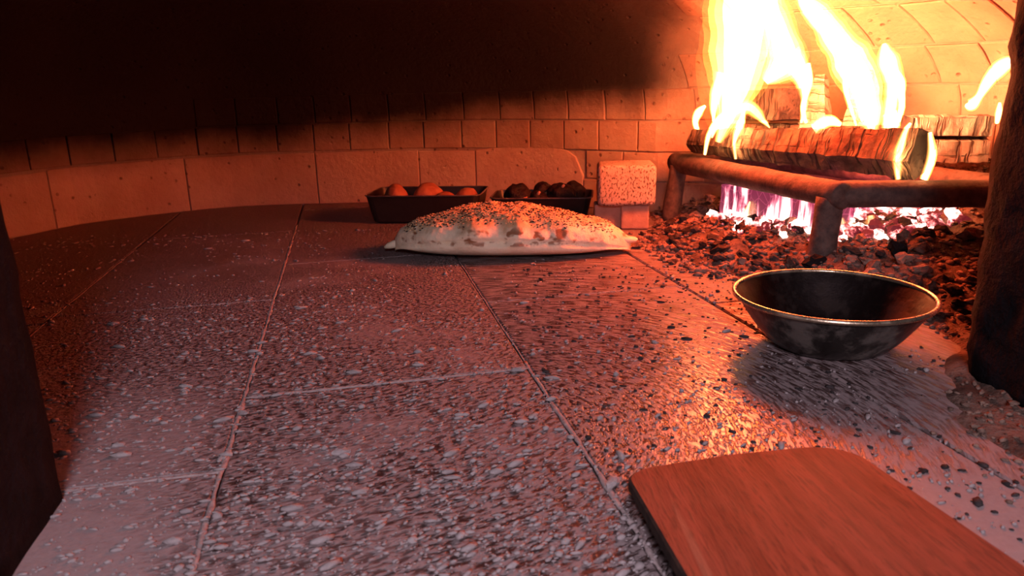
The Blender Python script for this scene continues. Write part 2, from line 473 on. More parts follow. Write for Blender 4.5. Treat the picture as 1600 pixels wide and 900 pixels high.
for i in range(NA):
    j = (i + 1) % NA
    for k in range(K - 1):
        f = (i * K + k, j * K + k, j * K + k + 1, i * K + k + 1)
        c = sum((V[x] for x in f), Vector()) / 4
        if v_of(c) > .60: F.append(f)
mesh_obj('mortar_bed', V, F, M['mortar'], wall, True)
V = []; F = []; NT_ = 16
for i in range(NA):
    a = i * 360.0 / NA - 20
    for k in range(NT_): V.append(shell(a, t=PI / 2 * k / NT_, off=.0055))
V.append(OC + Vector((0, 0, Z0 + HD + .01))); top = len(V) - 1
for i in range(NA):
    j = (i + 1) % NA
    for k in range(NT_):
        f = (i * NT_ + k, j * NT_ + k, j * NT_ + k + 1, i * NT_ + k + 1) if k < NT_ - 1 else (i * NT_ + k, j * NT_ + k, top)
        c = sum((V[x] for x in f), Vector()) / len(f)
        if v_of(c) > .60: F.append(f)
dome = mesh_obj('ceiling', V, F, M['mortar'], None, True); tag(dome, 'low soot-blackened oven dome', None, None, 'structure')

def curved_piece(name, a0, a1, z0, z1, mat, thick=.03, bulge=0.0, round_r=False, arch=0.0, nseg=4, jit=0.0):
    """tile or brick following the wall: front face on the wall curve, bevelled rim, thickness outwards"""
    nz = 3 if z1 <= Z0 + .01 else 4
    V = []; F = []
    us = [i / nseg for i in range(nseg + 1)]
    be = .002
    da = math.degrees(be / rad_at((a0 + a1) / 2))
    front = []; offs = random.uniform(-jit, jit)
    ts = [0.0] + [k / nz for k in range(1, nz)] + [1.0]
    def pt(s, t, inset, o):
        aa = a0 + (a1 - a0) * s; zt = z1
        if arch: zt = z1 + arch * (1 - (2 * s - 1) ** 2)
        if round_r:   # rounded upper corner at the low-angle end (s = 0)
            w = .22
            if s < w: zt -= (z1 - z0) * .42 * (1 - math.sqrt(max(0, 1 - ((w - s) / w) ** 2)))
        zz = z0 + (zt - z0) * t
        aa += (da * inset) * (1 if s == 0 else -1 if s == 1 else 0)
        zz += (be * inset) * (1 if t == 0 else -1 if t == 1 else 0)
        return shell(aa, z=zz, off=o + offs)
    rows_ = len(ts); cols = len(us)
    for lay, (ins, o) in enumerate(((1, 0.0), (0, be), (0, thick))):
        for s in us:
            for t in ts: V.append(pt(s, t, ins, o))
    L = rows_ * cols
    def idx(l, i, k): return l * L + i * rows_ + k
    for i in range(cols - 1):
        for k in range(rows_ - 1): F.append((idx(0, i, k), idx(0, i, k + 1), idx(0, i + 1, k + 1), idx(0, i + 1, k)))
    for l in (0, 1):
        for i in range(cols - 1):
            F.append((idx(l, i, 0), idx(l, i + 1, 0), idx(l + 1, i + 1, 0), idx(l + 1, i, 0)))
            F.append((idx(l, i, rows_ - 1), idx(l + 1, i, rows_ - 1), idx(l + 1, i + 1, rows_ - 1), idx(l, i + 1, rows_ - 1)))
        for k in range(rows_ - 1):
            F.append((idx(l, 0, k), idx(l + 1, 0, k), idx(l + 1, 0, k + 1), idx(l, 0, k + 1)))
            F.append((idx(l, cols - 1, k), idx(l, cols - 1, k + 1), idx(l + 1, cols - 1, k + 1), idx(l + 1, cols - 1, k)))
    return mesh_obj(name, V, F, mat, wall)
def deg_step(a, w): return math.degrees(w / rad_at(a))
# lower course of big standing tiles, from the arched one by the block round to the left jamb
A0 = 59.0; edges = [A0, 76.2, 85.0, 100.5]
while edges[-1] < 190: edges.append(edges[-1] + deg_step(edges[-1], .34))
for k, (a0, a1) in enumerate(zip(edges[:-1], edges[1:])):
    g = .05
    if k == 0: curved_piece('tile', a0 + g, a1 - g, 0, .146, M['wall_tile'], round_r=True, arch=.010, nseg=14)
    else: curved_piece('tile', a0 + g, a1 - g, 0, .144 + random.uniform(-.002, .003), M['wall_tile'], nseg=6, jit=.003)
# brick courses
CR = [(.0, .0745), (.0775, .1485), (.1515, .2255), (.2285, .302), (.305, .378), (.381, .452), (.455, .52)]
for k, (z0, z1) in enumerate(CR):
    a = -14.0 + (k % 2) * 3.0
    aend = A0 if k < 2 else (186 if k == 2 else 112 if k == 3 else 38)
    while a < aend:
        w = random.choice((.105, .105, .11, .20)) if a < 48 else random.choice((.10, .105, .11))
        b = min(a + deg_step(a, w), aend + (0 if k < 2 else 9))
        if b - a > 2: curved_piece('brick', a + .07, b - .07, z0, z1, M['brick'], .03, nseg=2 if w < .15 else 4, jit=.0018)
        a = b

# front wall: two jambs and a lintel around the mouth
def prism_bm(poly, z0, z1, step=.05):
    """vertical prism over a plan polygon, its sides cut into a grid so they can be roughened"""
    bm = bmesh.new(); nz = max(1, int((z1 - z0) / step)); ring = []
    pts = []
    for (a, b) in zip(poly, poly[1:] + poly[:1]):
        a, b = Vector(a), Vector(b); m = max(1, int((b - a).length / step))
        for i in range(m): pts.append(a + (b - a) * i / m)
    for k in range(nz + 1): ring.append([bm.verts.new((p.x, p.y, z0 + (z1 - z0) * k / nz)) for p in pts])
    n = len(pts)
    for k in range(nz):
        for i in range(n): bm.faces.new((ring[k][i], ring[k][(i + 1) % n], ring[k + 1][(i + 1) % n], ring[k + 1][i]))
    bm.faces.new(ring[0][::-1]); bm.faces.new(ring[-1])
    bmesh.ops.recalc_face_normals(bm, faces=bm.faces[:])
    return bm
def roughen(bm, amp, s, seed, keep_base=True):
    bm.normal_update()
    for v in bm.verts:
        n = Vector((v.normal.x, v.normal.y, 0)) if keep_base and v.co.z < .001 else v.normal
        v.co += n * fbm(v.co, s, seed) * amp
jl = [uv(-.262, .33), uv(-.262, .650), uv(-.272, .672), uv(-.33, .68), uv(-1.45, .68), uv(-1.45, .33)]
bm = prism_bm(jl, 0, .50, .02); roughen(bm, .003, 30, 1)
o = bm_obj('wall_front_jamb', bm, M['jamb'], None, True); tag(o, 'soot-black left jamb of the oven mouth', None, None, 'structure')
jr = [uv(.60, .33), uv(1.35, .33), uv(1.35, .70), uv(.71, .70), uv(.678, .692), uv(.662, .665), uv(.628, .50)]
bm = prism_bm(jr, 0, .50, .014); roughen(bm, .005, 26, 2)
o = bm_obj('wall_right_jamb', bm, M['jamb'], None, True); tag(o, 'rough soot-black right jamb of the oven mouth', None, None, 'structure')
li = [uv(-1.45, .33), uv(1.35, .33), uv(1.35, .69), uv(-1.45, .69)]
bm = prism_bm(li, .50, .80, .05); roughen(bm, .004, 20, 3)
o = bm_obj('wall_front_lintel', bm, M['jamb'], None, True); tag(o, 'sooty lintel over the oven mouth', None, None, 'structure')

# ------------------------------------------------------------------ ash bed
BND = [(.34, 1.90), (.345, 1.76), (.325, 1.66), (.285, 1.56), (.31, 1.42), (.355, 1.31), (.44, 1.17), (.53, 1.06), (.565, .97), (.53, .88), (.475, .78), (.435, .66), (.43, .52), (.42, .36)]
def ash_side(x, y):
    """signed distance to the edge of the ash, positive on the ash side"""
    best = 9; sg = 1
    for (x0, y0), (x1, y1) in zip(BND[:-1], BND[1:]):
        dx, dy = x1 - x0, y1 - y0
        t = max(0, min(1, ((x - x0) * dx + (y - y0) * dy) / (dx * dx + dy * dy)))
        ex, ey = x - x0 - dx * t, y - y0 - dy * t
        d = math.hypot(ex, ey)
        if d < best: best = d; sg = 1 if (dx * ey - dy * ex) > 0 else -1
    return best * sg
def ash_h(x, y):
    d = ash_side(x, y) + .02 * fbm((x, y, 0), 14, 5)
    if d < -.02: return -.006
    near = max(0, min(1, (y - .85) / .35))
    hmax = .013 + .063 * near
    h = hmax * (1 - math.exp(-max(0, d) / (.06 + .16 * near))) - .004 * (1 if d < 0 else math.exp(-d / .01))
    g = math.exp(-(((x - .98) / .20) ** 2 + ((y - 1.50) / .24) ** 2))
    h += .085 * g * max(0, min(1, d / .1))
    if d > 0:
        k = min(1, d / .04)
        h += k * (.006 + .007 * near) * fbm((x, y, 1), 22, 2) + k * .004 * fbm((x, y, 1), 70, 4)
    return h
V = []; F = []; x0, x1, y0, y1, st = .17, 1.22, .36, 1.96, .0085
nx, ny = int((x1 - x0) / st), int((y1 - y0) / st)
def inside(x, y):
    q = Vector((x, y, 0)); d = q - OC; a = math.degrees(math.atan2(d.y, d.x))
    return d.length < rad_at(a) + .004 and (v_of(q) > .69 or q.dot(UX) < .56 + max(0, (v_of(q) - .40)) * .5)
ok = {}
for j in range(ny + 1):
    for i in range(nx + 1):
        x, y = x0 + i * st, y0 + j * st
        if inside(x, y):
            h = ash_h(x, y)
            if h > -.0055: ok[(i, j)] = len(V); V.append((x, y, h))
for (i, j) in list(ok):
    f = [(i, j), (i + 1, j), (i + 1, j + 1), (i, j + 1)]
    if all(q in ok for q in f): F.append(tuple(ok[q] for q in f))
ash = mesh_obj('ash_bed', V, F, M['ash'], None, True)
tag(ash, 'bed of grey brown wood ash heaped under the iron grate', 'ash', None, 'stuff')

# coal chunks: 260 single ones and finer bits as stuff
cm = [rock_mesh('coal_chunk', 1.7 * k + 1, M['coal'] if k % 4 else M['coal_dark'], 2, (1, random.uniform(.5, .9), random.uniform(.45, .8)), .75) for k in range(10)]
spots = []
tries = 0
while len(spots) < 250 and tries < 20000:
    tries += 1
    x, y = random.uniform(.22, 1.0), random.uniform(.95, 1.82)
    if not inside(x, y) or not inside(x + .03, y): continue
    d = ash_side(x, y)
    if d < -.045 or d > .34: continue
    if d < 0 and random.random() > .35: continue
    if math.hypot(x - .408, y - .908) < .15: continue
    if math.hypot(x - .385, y - 1.783) < .04 or math.hypot(x - .531, y - 1.271) < .045: continue
    s = random.choice((.008, .009, .011, .013, .016)) * (1.15 if d > .03 else .7)
    if any((x - a) ** 2 + (y - b) ** 2 < (.75 * (s + c)) ** 2 for a, b, c in spots): continue
    spots.append((x, y, s))
for k, (x, y, s) in enumerate(spots):
    o = bpy.data.objects.new('coal_chunk', random.choice(cm)); C.objects.link(o)
    o.scale = (s, s, s); o.rotation_euler = (random.uniform(-.5, .5), random.uniform(-.5, .5), random.uniform(0, 6.28))
    o.location = (x, y, max(0, ash_h(x, y)) + s * .32)
    look = 'matt black charcoal lump' if o.data.materials[0] == M['coal_dark'] else 'ash-coated coal lump'
    where = ('lying behind the bowl, right of the front grate leg' if x > .56 else 'lying near the pitted firebrick and the back grate leg' if y > 1.55 else 'lying between the bread and the front grate leg')
    tag(o, look + ' ' + where, 'coal', look + 's ' + where)
def scatter(name, pts, mat, sub=1, parent=None):
    """many tiny lumps as one mesh; pts = (x, y, z, size, flat, stretch, angle)"""
    protos = []
    for k in range(6):
        bm = bmesh.new(); bmesh.ops.create_icosphere(bm, subdivisions=sub, radius=1.0)
        protos.append(([v.co * (1 + .45 * noise.noise(v.co * 1.7 + Vector((k * 4.1, k, 0)))) for v in bm.verts], [tuple(v.index for v in f.verts) for f in bm.faces])); bm.free()
    V = []; F = []
    for (x, y, z, s, fl_, stx, an) in pts:
        pv, pf = random.choice(protos); o = len(V); c, n = math.cos(an), math.sin(an)
        for v in pv:
            a, b = v.x * s * stx, v.y * s
            V.append((x + a * c - b * n, y + a * n + b * c, z + v.z * s * fl_))
        F += [(a + o, b_ + o, c_ + o) for a, b_, c_ in pf]
    return mesh_obj(name, V, F, mat, parent, True)
pts = []
while len(pts) < 4200:
    x, y = random.uniform(.2, 1.1), random.uniform(.42, 1.88)
    d = ash_side(x, y)
    if not inside(x, y) or d < -.09: continue
    if d < 0 and random.random() < min(1, -d / .06): continue
    if math.hypot(x - .408, y - .908) < .15: continue
    if d < 0 and y < 1.0 and random.random() < .8: continue
    if x < .345 and 1.66 < y < 1.80 or x < .24 and y > 1.78: continue
    s = random.uniform(.0012, .0058) * (1 if y > .95 else .6)
    pts.append((x, y, max(0, ash_h(x, y)) + s * .3, s, .7, random.uniform(1, 2), random.uniform(0, 6.28)))
o = scatter('ash_flakes', pts, M['coal']); tag(o, 'fine ash flakes and coal bits littering the ash bed', 'ash', None, 'stuff')

# ------------------------------------------------------------------ iron grate
gr = empty('iron_grate', (.546, 1.271, .01)); tag(gr, 'low iron pipe grate on stub legs holding up the burning logs', 'grate')
def world_child(name, V, F, mat, parent, smooth=True):
    p = parent.location
    return mesh_obj(name, [Vector(v) - p for v in V], F, mat, parent, smooth)
Fp, Lp, Rp, Bp = Vector((.546, 1.271, .136)), Vector((.399, 1.783, .136)), Vector((.87, 1.215, .136)), Vector((.655, 1.745, .136))
PR_ = .0225
def bar(a, b, ext0, ext1, name='bar', r=PR_, seed=0):
    d = (b - a).normalized(); a = a - d * ext0; b = b + d * ext1; n = 22
    path = [a + (b - a) * k / n for k in range(n + 1)]
    rr = [r] * (n + 1); path = [a + d * .0] + path + [b]
    rr = [r * .82] + rr + [r * .82]; path[1] = path[1] + d * .004; path[-2] = path[-2] - d * .004
    V, F = tube(path, rr, 18, rough=.0016, seed=seed, rs=40)
    return world_child(name, V, F, M['iron'], gr)
bar(Fp, Lp, .026, .022, seed=1); bar(Fp, Rp, .0, .02, seed=2); bar(Lp, Bp, 0, .02, seed=3); bar(Bp, Rp, 0, .0, seed=4)
def leg(top, foot, r0, r1, seed):
    path = [Vector(top) + (Vector(foot) - Vector(top)) * k / 8 for k in range(9)]
    rad = [r0, r0, r0, r0, r0 * 1.02, r0 * 1.05, r0 * 1.1, r1, r1]
    V, F = tube(path, rad, 18, rough=.0015, seed=seed, rs=40)
    return world_child('leg', V, F, M['iron'], gr)
leg((.542, 1.273, .13), (.531, 1.271, -.004), .0225, .028, 5)
leg((.397, 1.781, .13), (.380, 1.783, -.004), .020, .021, 6)
leg((.655, 1.745, .13), (.66, 1.75, 0.0), .020, .021, 7)
leg((.86, 1.22, .13), (.865, 1.22, 0.0), .020, .022, 8)

# ------------------------------------------------------------------ firewood
def log(name, a, b, prof, mat, label, taper=(1, 1), rough=.004, seed=0, seg=26, roll=0.0, endmat=None, group=None):
    """split log: section polygon 'prof' (across, up) swept from a to b, own axis on local x"""
    a, b = Vector(a), Vector(b); L = (b - a).length; n = len(prof)
    sm = []
    for (p, q) in zip(prof, prof[1:] + prof[:1]):
        for k in range(4): sm.append((p[0] + (q[0] - p[0]) * k / 4, p[1] + (q[1] - p[1]) * k / 4))
    n = len(sm); V = []; F = []
    for i in range(seg + 1):
        t = i / seg; x = -L / 2 + L * t; s = taper[0] + (taper[1] - taper[0]) * t
        for (y, z) in sm:
            q = Vector((x, y * s, z * s)); d = Vector((0, y, z)).normalized()
            V.append(q + d * rough * (fbm(q, 24, seed) + .5 * noise.noise(Vector((x * 85, y * 20, z * 20 + seed)))))
    for i in range(seg):
        for j in range(n): F.append((i * n + j, (i + 1) * n + j, (i + 1) * n + (j + 1) % n, i * n + (j + 1) % n))
    F.append(tuple(range(n))); F.append(tuple(seg * n + j for j in range(n - 1, -1, -1)))
    o = mesh_obj(name, V, F, mat, None, False)
    if endmat:
        o.data.materials.append(endmat); o.data.polygons[-1].material_index = 1; o.data.polygons[-2].material_index = 1
    d = (b - a).normalized(); up = Vector((0, 0, 1)); s = up.cross(d).normalized(); u2 = d.cross(s)
    m = Matrix((d, s, u2)).transposed().to_4x4() @ Matrix.Rotation(roll, 4, 'X')
    o.matrix_world = Matrix.Translation((a + b) / 2) @ m
    return tag(o, label, 'firewood', group)
WEDGE = [(-.030, .030), (.004, .038), (.034, .022), (.030, -.018), (.004, -.040), (-.030, -.022)]
log('charred_log', (.415, 1.715, .192), (.694, 1.285, .197), WEDGE, M['char'], 'long charred split log lying across the front of the grate', (.68, 1.10), .006, 1, 60, roll=R(-24), endmat=M['char_dark'])
BOX = [(-.04, -.033), (.04, -.036), (.042, .030), (-.038, .034)]
log('charred_log', (.52, 1.80, .262), (.585, 1.60, .272), BOX, M['char_dark'], 'short black log end behind the left tall flame', (.9, .95), .004, 2)
log('charred_log', (.50, 1.735, .197), (.80, 1.50, .197), BOX, M['char'], 'charred log under the upright pieces at the back of the grate', (.9, .95), .004, 3, 40)
log('split_log', (.63, 1.60, .215), (.655, 1.64, .325), [(-.035, -.02), (.035, -.02), (.02, .022), (-.025, .022)], M['ashlog'], 'greyed wedge of wood standing between the two tall flames', (1.1, .45), .004, 4)
log('split_log', (.70, 1.56, .215), (.735, 1.61, .33), [(-.03, -.02), (.03, -.02), (.02, .022), (-.025, .022)], M['ashlog'], 'thin greyed split behind the tall flame nearer the jamb', (1.0, .6), .004, 5)
log('ash_log', (.748, 1.44, .211), (.882, 1.415, .209), [(-.02, -.042), (.05, -.042), (.05, .040), (-.02, .040), (-.02, .006), (.006, .001), (-.02, -.004)], M['ashlog'], 'square ash-whitened log stub split across the middle beside the jamb', (1, 1), .004, 6, 30, endmat=M['char_dark'])
log('glowing_log', (.475, 1.62, .062), (.605, 1.375, .058), [(-.03, -.048), (.03, -.048), (.03, .048), (-.03, .048)], M['glow_log'], 'glowing pink-hot log lying in the ash inside the front leg', (1, 1), .005, 7, 30)
log('glowing_log', (.66, 1.46, .060), (.86, 1.43, .070), [(-.03, -.042), (.03, -.042), (.03, .042), (-.03, .042)], M['glow_log'], 'glowing log lying under the right-hand bar of the grate', (1, 1), .005, 8, 30)
# embers
em = [rock_mesh('ember', 2.3 * k + 40, M['ember'], 2, (1, .75, .6), .6) for k in range(6)]
done = []
def ember_spot():
    k = random.random()
    if k < .34:
        t = random.random(); return .455 + .13 * t + random.gauss(0, .012), 1.56 - .25 * t + random.gauss(0, .012)
    if k < .92: return random.uniform(.575, .80), random.uniform(1.29, 1.43)
    return random.uniform(.42, .52), random.uniform(1.42, 1.66)
while len(done) < 130:
    x, y = ember_spot(); s = random.uniform(.008, .017)
    if any((x - a) ** 2 + (y - b) ** 2 < (.7 * (s + c)) ** 2 for a, b, c in done) and random.random() < .9: continue
    done.append((x, y, s))
    o = bpy.data.objects.new('ember', random.choice(em)); C.objects.link(o)
    o.scale = (s, s, s); o.rotation_euler = (0, random.uniform(-.5, .5), random.uniform(0, 6.28)); o.location = (x, y, ash_h(x, y) + s * .5)
    tag(o, 'white-hot ember glowing on the ash beneath the grate', 'ember', 'glowing embers under the grate')

# ------------------------------------------------------------------ fire
fire = empty('fire', (.60, 1.45, .22)); tag(fire, 'tall white and yellow flames leaping from the logs on the grate', 'fire')
def flame(rows, mat='flame', depth=.75, rough=.006, seed=0, sub=5):
    """rows: (x, y, z, radius) up the tongue"""
    rr = spline(rows, sub); path = [r[:3] for r in rr]; rad = [max(.0012, r[3]) for r in rr]
    o = None
    for nm, k, suffix in (('flame', 1.12, ''), ('flame_middle', .93, '_mid'), ('flame_inner', .74, '_in'), ('flame_core', .52, '_core')):
        if mat + suffix not in M: continue
        V, F = tube(path, [r * k for r in rad], 16, sy=depth, rough=rough * k, seed=seed, rs=22, side=(.35, .93, .0))
        q = mesh_obj(nm, [Vector(v) - fire.location for v in V], F, M[mat + suffix], fire, True)
        if o is None: o = q
        else: q.parent = o
    return o
# two tall merged flames and their side tongues
flame([(0.415, 1.52, 0.205, 0.0063), (0.426, 1.52, 0.238, 0.0176), (0.436, 1.52, 0.275, 0.0325), (0.447, 1.52, 0.317, 0.0496), (0.451, 1.52, 0.364, 0.0615), (0.453, 1.52, 0.417, 0.0682), (0.448, 1.52, 0.468, 0.0675), (0.451, 1.52, 0.492, 0.0520), (0.455, 1.52, 0.510, 0.0150)], 'flame', 0.75, seed=22)
flame([(0.495, 1.50, 0.318, 0.0098), (0.516, 1.50, 0.339, 0.0292), (0.528, 1.50, 0.364, 0.0388), (0.516, 1.50, 0.403, 0.0313), (0.497, 1.50, 0.443, 0.0287), (0.488, 1.50, 0.488, 0.0284), (0.492, 1.50, 0.510, 0.0094)], 'flame', 0.80, seed=46)
flame([(0.569, 1.50, 0.240, 0.0025), (0.573, 1.50, 0.272, 0.0062), (0.570, 1.50, 0.308, 0.0123), (0.557, 1.50, 0.340, 0.0195), (0.535, 1.50, 0.367, 0.0218)], 'flame2', 0.90, seed=2)
flame([(0.399, 1.51, 0.215, 0.0025), (0.414, 1.51, 0.245, 0.0100), (0.444, 1.51, 0.267, 0.0149), (0.471, 1.51, 0.271, 0.0124), (0.498, 1.51, 0.246, 0.0062), (0.512, 1.51, 0.231, 0.0013)], 'flame', 0.70, seed=12)
flame([(0.401, 1.51, 0.246, 0.0037), (0.401, 1.51, 0.276, 0.0062), (0.407, 1.51, 0.306, 0.0111), (0.416, 1.51, 0.336, 0.0147)], 'flame2', 0.90, seed=15)
flame([(0.670, 1.42, 0.225, 0.0083), (0.665, 1.42, 0.256, 0.0235), (0.652, 1.42, 0.290, 0.0303), (0.640, 1.42, 0.324, 0.0347), (0.620, 1.42, 0.352, 0.0345), (0.597, 1.42, 0.382, 0.0286), (0.574, 1.42, 0.411, 0.0227), (0.550, 1.42, 0.437, 0.0192), (0.529, 1.42, 0.457, 0.0135), (0.512, 1.42, 0.472, 0.0034)], 'flame2', 0.90, seed=12)
flame([(0.692, 1.41, 0.232, 0.0094), (0.696, 1.41, 0.272, 0.0139), (0.694, 1.41, 0.312, 0.0150), (0.683, 1.41, 0.345, 0.0183), (0.676, 1.41, 0.365, 0.0137), (0.672, 1.41, 0.380, 0.0034)], 'flame2', 0.90, seed=35)
flame([(0.645, 1.43, 0.237, 0.0018), (0.633, 1.43, 0.267, 0.0047), (0.620, 1.43, 0.302, 0.0070), (0.619, 1.43, 0.336, 0.0105), (0.624, 1.43, 0.358, 0.0139)], 'flame2', 0.90, seed=38)
flame([(0.713, 1.41, 0.243, 0.0035), (0.715, 1.41, 0.277, 0.0070), (0.709, 1.41, 0.311, 0.0069), (0.700, 1.41, 0.333, 0.0023)], 'flame_mid', 0.90, seed=4)
flame([(0.655, 1.43, 0.244, 0.0012), (0.643, 1.43, 0.279, 0.0035), (0.631, 1.43, 0.313, 0.0047)], 'flame_mid', 0.90, seed=47)
flame([(0.599, 1.49, 0.394, 0.0024), (0.583, 1.49, 0.417, 0.0072), (0.562, 1.49, 0.443, 0.0107), (0.552, 1.49, 0.461, 0.0106), (0.547, 1.49, 0.485, 0.0035)], 'flame2', 0.90, seed=40)
# small licks
def lick(rows, seed, mat='flame_mid', depth=.8): return flame(rows, mat, depth, .0012, seed, 6)
lick([(.423, 1.70, .205, .004), (.412, 1.70, .232, .006), (.418, 1.70, .254, .009), (.432, 1.70, .268, .003)], 11)
lick([(.468, 1.575, .165, .003), (.462, 1.57, .200, .005), (.470, 1.57, .228, .010), (.478, 1.57, .262, .003)], 12)
lick([(.405, 1.58, .175, .003), (.412, 1.58, .215, .006), (.430, 1.57, .245, .008), (.455, 1.55, .268, .006)], 13)
lick([(.652, 1.27, .158, .004), (.648, 1.27, .195, .008), (.655, 1.27, .235, .005), (.662, 1.27, .25, .002)], 14)
lick([(.690, 1.26, .158, .006), (.698, 1.26, .198, .007), (.690, 1.26, .235, .003)], 15)
lick([(.796, 1.35, .272, .003), (.806, 1.35, .273, .010), (.818, 1.35, .288, .006), (.830, 1.35, .312, .010), (.848, 1.35, .334, .013), (.866, 1.35, .344, .009), (.876, 1.35, .346, .003)], 16, 'flame_mid')
lick([(.855, 1.35, .240, .003), (.856, 1.35, .258, .005), (.855, 1.35, .275, .002)], 17)
lick([(.570, 1.44, .232, .010), (.592, 1.43, .246, .011), (.612, 1.42, .240, .004)], 18)
lick([(.575, 1.49, .24, .003), (.566, 1.49, .27, .005), (.575, 1.49, .315, .006), (.57, 1.49, .35, .004)], 19)
lick([(.695, 1.39, .21, .004), (.70, 1.40, .235, .010), (.69, 1.40, .26, .012)], 20)
# fire licking low over the embers
lick([(.60, 1.37, .020, .012), (.612, 1.37, .045, .012), (.606, 1.37, .075, .004)], 31, 'flame_mid')
lick([(.655, 1.36, .018, .022), (.662, 1.36, .045, .020), (.655, 1.36, .080, .006)], 32, 'flame_mid')
lick([(.700, 1.36, .020, .020), (.705, 1.36, .040, .016), (.715, 1.36, .066, .004)], 33, 'flame_mid')
lick([(.745, 1.36, .024, .014), (.742, 1.36, .042, .010), (.75, 1.36, .060, .003)], 34, 'flame_mid')
lick([(.545, 1.40, .020, .012), (.540, 1.40, .045, .010), (.545, 1.40, .075, .003)], 35, 'flame_mid')
lick([(.480, 1.52, .030, .008), (.478, 1.52, .055, .007), (.485, 1.52, .085, .002)], 36, 'flame_mid')
# faint orange envelopes of burning gas
flame([(.46, 1.56, .23, .05), (.47, 1.56, .34, .085), (.47, 1.54, .44, .075), (.47, 1.52, .49, .03)], 'flame_soft', seed=21)
flame([(.66, 1.46, .23, .05), (.655, 1.46, .31, .065), (.62, 1.46, .40, .055), (.585, 1.46, .48, .03)], 'flame_soft', seed=22)

# ------------------------------------------------------------------ metal bowl
bw = empty('metal_bowl', (.402, .915, .0)); bw.scale = (.92, .92, 1.0); tag(bw, 'empty tarnished steel bowl on the hearth in front of the fire', 'bowl')
out_p = spline([(.001, .0015), (.060, .0015), (.074, .004), (.090, .017), (.106, .036), (.118, .053), (.1265, .066)], 6)
V, F = lathe(out_p, 72); mesh_obj('bowl_wall', V, F, M['bowl'], bw, True)
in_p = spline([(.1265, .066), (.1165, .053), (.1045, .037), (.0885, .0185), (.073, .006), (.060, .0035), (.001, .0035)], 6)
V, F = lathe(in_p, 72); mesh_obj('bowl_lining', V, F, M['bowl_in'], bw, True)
rim = [(.1285 + .0032 * math.cos(t), .0665 + .0032 * math.sin(t)) for t in [2 * PI * k / 12 for k in range(13)]]
V, F = lathe(rim, 72); mesh_obj('rolled_rim', V, F, M['rim'], bw, True)

# ------------------------------------------------------------------ bread
br = empty('puffed_bread', (.0, 1.492, .0)); br.rotation_euler.z = R(-6); tag(br, 'long puffed flatbread sprinkled with sesame and black seeds', 'bread')
NS, NP = 140, 100; HL = .238
def bread_pt(i, j):
    s = -1 + 2 * i / NS; t = 2 * PI * j / NP
    e = max(0.0, 1 - abs(s) ** (2.3 if s < 0 else 1.9))
    w = .098 * e ** .62 * (1 - .10 * s)
    hp = spline_h(s)
    c, n = math.cos(t), math.sin(t)
    y = w * (abs(c) ** .85) * (1 if c > 0 else -1)
    zs = .034 * min(1, e ** .5 * 1.05) * (1 - .25 * max(0, s))     # seam height
    if n >= 0: z = zs + (hp - zs) * n ** .80
    else:
        z = zs - (zs - .002 - .020 * s ** 4) * (abs(n) ** .80); y *= 1 - .10 * n * n
    x = s * HL
    p = Vector((x, y, z))
    if n > 0:
        pl = .0058 * math.sin(x * 75 + 2.5 * fbm((x, 0, 0), 9, 3)) * math.exp(-((n - .35) / .38) ** 2)
        bump_ = pl + .007 * fbm(p, 18, 2) + .0028 * fbm(p, 48, 4)
        d = Vector((0, c, n + .2)).normalized(); p += d * bump_ * e ** .5
    else:
        p += Vector((0, c, 0)) * .0025 * fbm(p, 18, 6) * e
    # crease above the seam
    if -.02 < n < .14: p -= Vector((0, c, 0)) * .0065 * e ** .4 * math.exp(-((n - .06) / .05) ** 2)
    return p
HP = [(-1, .030), (-.93, .052), (-.8, .068), (-.6, .080), (-.4, .089), (-.2, .0965), (-.05, .0975), (.1, .096), (.25, .089), (.4, .084), (.55, .078), (.68, .070), (.8, .058), (.9, .045), (1, .028)]
def spline_h(s):
    for (a, h), (b, g) in zip(HP[:-1], HP[1:]):
        if a <= s <= b: return h + (g - h) * (s - a) / (b - a)
    return .03
V = []; F = []
for i in range(NS + 1):
    for j in range(NP): V.append(bread_pt(i, j))
for i in range(NS):
    for j in range(NP): F.append((i * NP + j, i * NP + (j + 1) % NP, (i + 1) * NP + (j + 1) % NP, (i + 1) * NP + j))
F.append(tuple(range(NP))[::-1]); F.append(tuple(NS * NP + j for j in range(NP)))
mesh_obj('loaf', V, F, M['bread'], br, True)
V, F = tube([(-.222, -.008, .020), (-.236, -.010, .019), (-.248, -.012, .016), (-.256, -.012, .013)], [.008, .008, .006, .003], 12, rough=.002, seed=3)
o = mesh_obj('dough_tail', V, F, M['bread'], br, True)
V, F = tube([(.185, -.018, .034), (.21, -.012, .030), (.232, -.006, .026), (.246, 0, .025), (.250, .004, .025)], [.004, .010, .011, .008, .003], 14, sy=.75, rough=.003, seed=4)
mesh_obj('folded_tip', V, F, M['bread'], br, True)
def seed_pts(n, s0):
    out = []
    while len(out) < n:
        i = random.uniform(.06, .93) * NS; j = random.uniform(.10, .90) * NP / 2
        p = bread_pt(int(i), int(j)); q = bread_pt(int(i) + 1, int(j)); f = random.random()
        p = p + (q - p) * f + (bread_pt(int(i), int(j) + 1) - p) * random.random()
        sn = math.sin(2 * PI * j / NP)
        if random.random() > max(0, (sn - .50) / .35): continue
        if p.x > .12 and random.random() < .6: continue
        out.append((p.x, p.y, p.z + s0 * .35, s0 * random.uniform(.8, 1.2), .55, 1.6, random.uniform(0, 6.28)))
    return out
o = scatter('sesame_seeds', seed_pts(1900, .0017), M['sesame'], 1, br); o['kind'] = 'stuff'
o = scatter('black_seeds', seed_pts(950, .0018), M['black_seed'], 1, br); o['kind'] = 'stuff'

